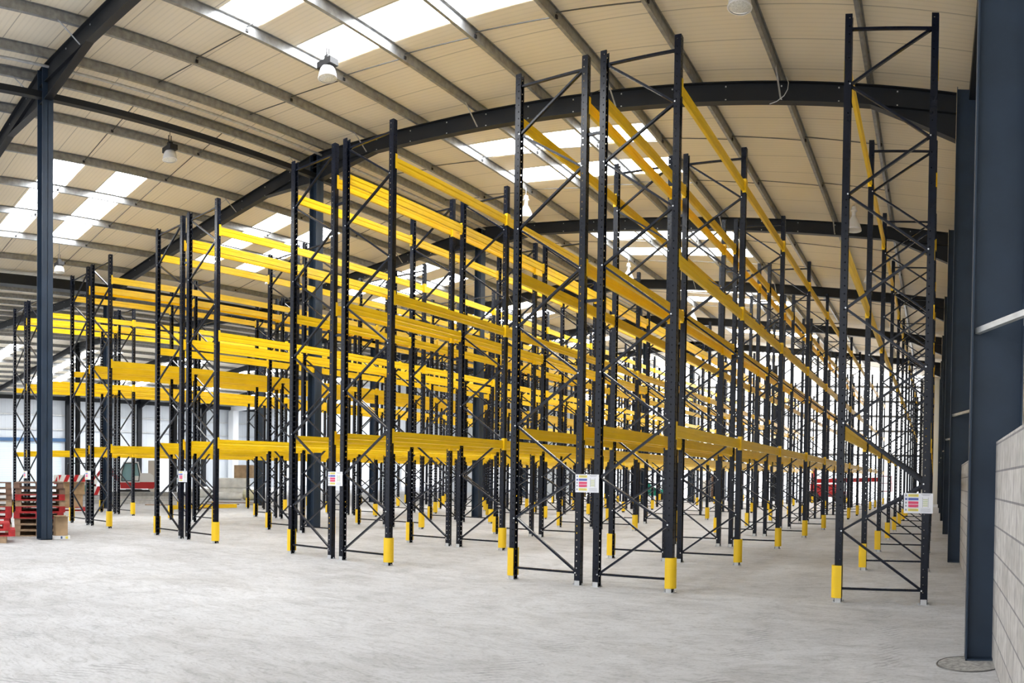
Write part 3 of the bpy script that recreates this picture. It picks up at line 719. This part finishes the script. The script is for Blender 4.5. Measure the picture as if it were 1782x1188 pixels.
# ------------------------------------------------------------------ materials lying about
def pack(x, y, z, sx, sy, sz, rz, label, mt='pack', n=3):
    m = MB()
    import bmesh
    bm = bmesh.new(); bmesh.ops.create_cube(bm, size=1)
    bmesh.ops.subdivide_edges(bm, edges=bm.edges[:], cuts=5, use_grid_fill=True)
    for v in bm.verts:
        v.co.x *= sx; v.co.y *= sy; v.co.z = (v.co.z + .5) * sz
        k = .03 * math.sin(v.co.x * 7 + v.co.z * 5) + random.uniform(-.012, .012)
        v.co.x += k * (v.co.x / sx); v.co.y += k * (v.co.y / sy)
        if v.co.z > sz * .95 and (abs(v.co.x) > sx * .45 or abs(v.co.y) > sy * .45): v.co.z -= .04
    me = bpy.data.meshes.new('wrapped_pack'); bm.to_mesh(me); bm.free(); me.materials.append(M[mt]); smooth(me)
    tag(put('wrapped_pack', me, loc=(x, y, z), rz=rz), label, 'wrapped pack')
pack(-37.6, 28.3, 0, 2.2, 1.2, .62, .9, 'long white wrapped pack on the floor, lower of the two in far left clearing')
pack(-37.7, 28.35, .62, 2.1, 1.2, .62, .9, 'white wrapped pack lying on top of the longer one')
pack(-39.9, 27.3, 0, 1.6, 1.1, .55, .9, 'low white wrapped pack left of the big double pack')
def roll(x, y, z, r, L, rz, mt, label):
    m = MB(); m.cyl((-L / 2, 0, r), (L / 2, 0, r), r, seg=18); m.cyl((-L / 2 - .002, 0, r), (L / 2 + .002, 0, r), r * .25, seg=10, mi=1)
    tag(put('insulation_roll', smooth(m.mesh('insulation_roll', [mt, 'card'])), loc=(x, y, z), rz=rz), label, 'roll')
roll(-34.9, 25.9, 0, .22, 1.5, .9, 'pack', 'white wrapped roll on the floor in front of the big packs')
roll(-34.1, 27.0, 0, .3, .9, .5, 'cream', 'cream insulation roll at the right end of the white roll')
tag(put('cardboard_box', MB().box(-.55, .55, -.4, .4, 0, .8).box(-.56, .56, -.04, .04, .8, .805, 1).mesh('cardboard_box', ['card', 'cardd']), loc=(-37.3, 28.9, 1.24), rz=.7), 'brown cardboard box on top of the white wrapped packs', 'box')
for i, (x, y, rz, z) in enumerate([(-32.6 - .62 * q, 18.2 + .42 * q, 1.13, lv * .17) for q in range(8) for lv in range(3 if 1 < q < 6 else 1)]):
    m = MB(); L = 6.2; m.box(-L / 2, L / 2, -.09, -.084, 0, .16).box(-L / 2, L / 2, -.09, .03, .155, .16).box(-L / 2, L / 2, -.09, .03, 0, .005).box(-L / 2, L / 2, .025, .03, .14, .16)
    tag(put('steel_section', m.mesh('steel_section', ('galvl', 'galv', 'white')[(i * 7) % 3]), loc=(x, y, z), rz=rz), 'long grey steel section lying on the floor of the far left clearing', 'steel section', 'steel sections on the floor')
for i, (x, y, rz) in enumerate([(-30.0, 19.0, .8), (-30.1, 21.4, 1.0), (-31.4, 23.4, .6)]):
    tag(put('timber_plank', MB().box(-1.3, 1.3, -.1, .1, 0, .04).mesh('timber_plank', 'brownwood' if i else 'wood'), loc=(x, y, 0), rz=rz), 'short timber plank lying askew among the grey steel sections', 'plank', 'loose planks')
for i in range(3):
    b = beam_mb(0, -1.7, 1.7, BH + .002); tag(put('spare_beam', fixn(b.mesh('spare_beam', 'yellow')), loc=(-26.85 - .06 * i, 18.7, 0)), 'spare yellow rack beam lying on the floor beside the farthest left rack', 'beam', 'spare beams on the floor')
m = MB().prism([(-.35, 0), (.35, 0), (.35, 2.4), (-.35, 2.4)], 'y', -.02, .02)
o = put('leaning_board', m.mesh('leaning_board', 'plasterboard'), loc=(-45.3, 27.1, 0), rz=1.0); o.rotation_euler = (-.12, 0, 1.05); tag(o, 'tall pale board leaning upright right of the mini excavator', 'board')
roll_m = MB().cyl((0, 0, 0), (0, 0, 1.9), .35, seg=18)
tag(put('upright_roll', smooth(roll_m.mesh('upright_roll', 'brownwood')), loc=(-14.9, 50.2, 0)), 'tall brown roll standing on end far down the aisle behind nearest double rack', 'roll')
roll_m = MB().cyl((0, 0, 0), (0, 0, 1.5), .35, seg=18)
tag(put('upright_roll', smooth(roll_m.mesh('upright_roll', 'pack')), loc=(-15.8, 51.0, 0)), 'shorter white roll standing on end left of the tall brown roll', 'roll')
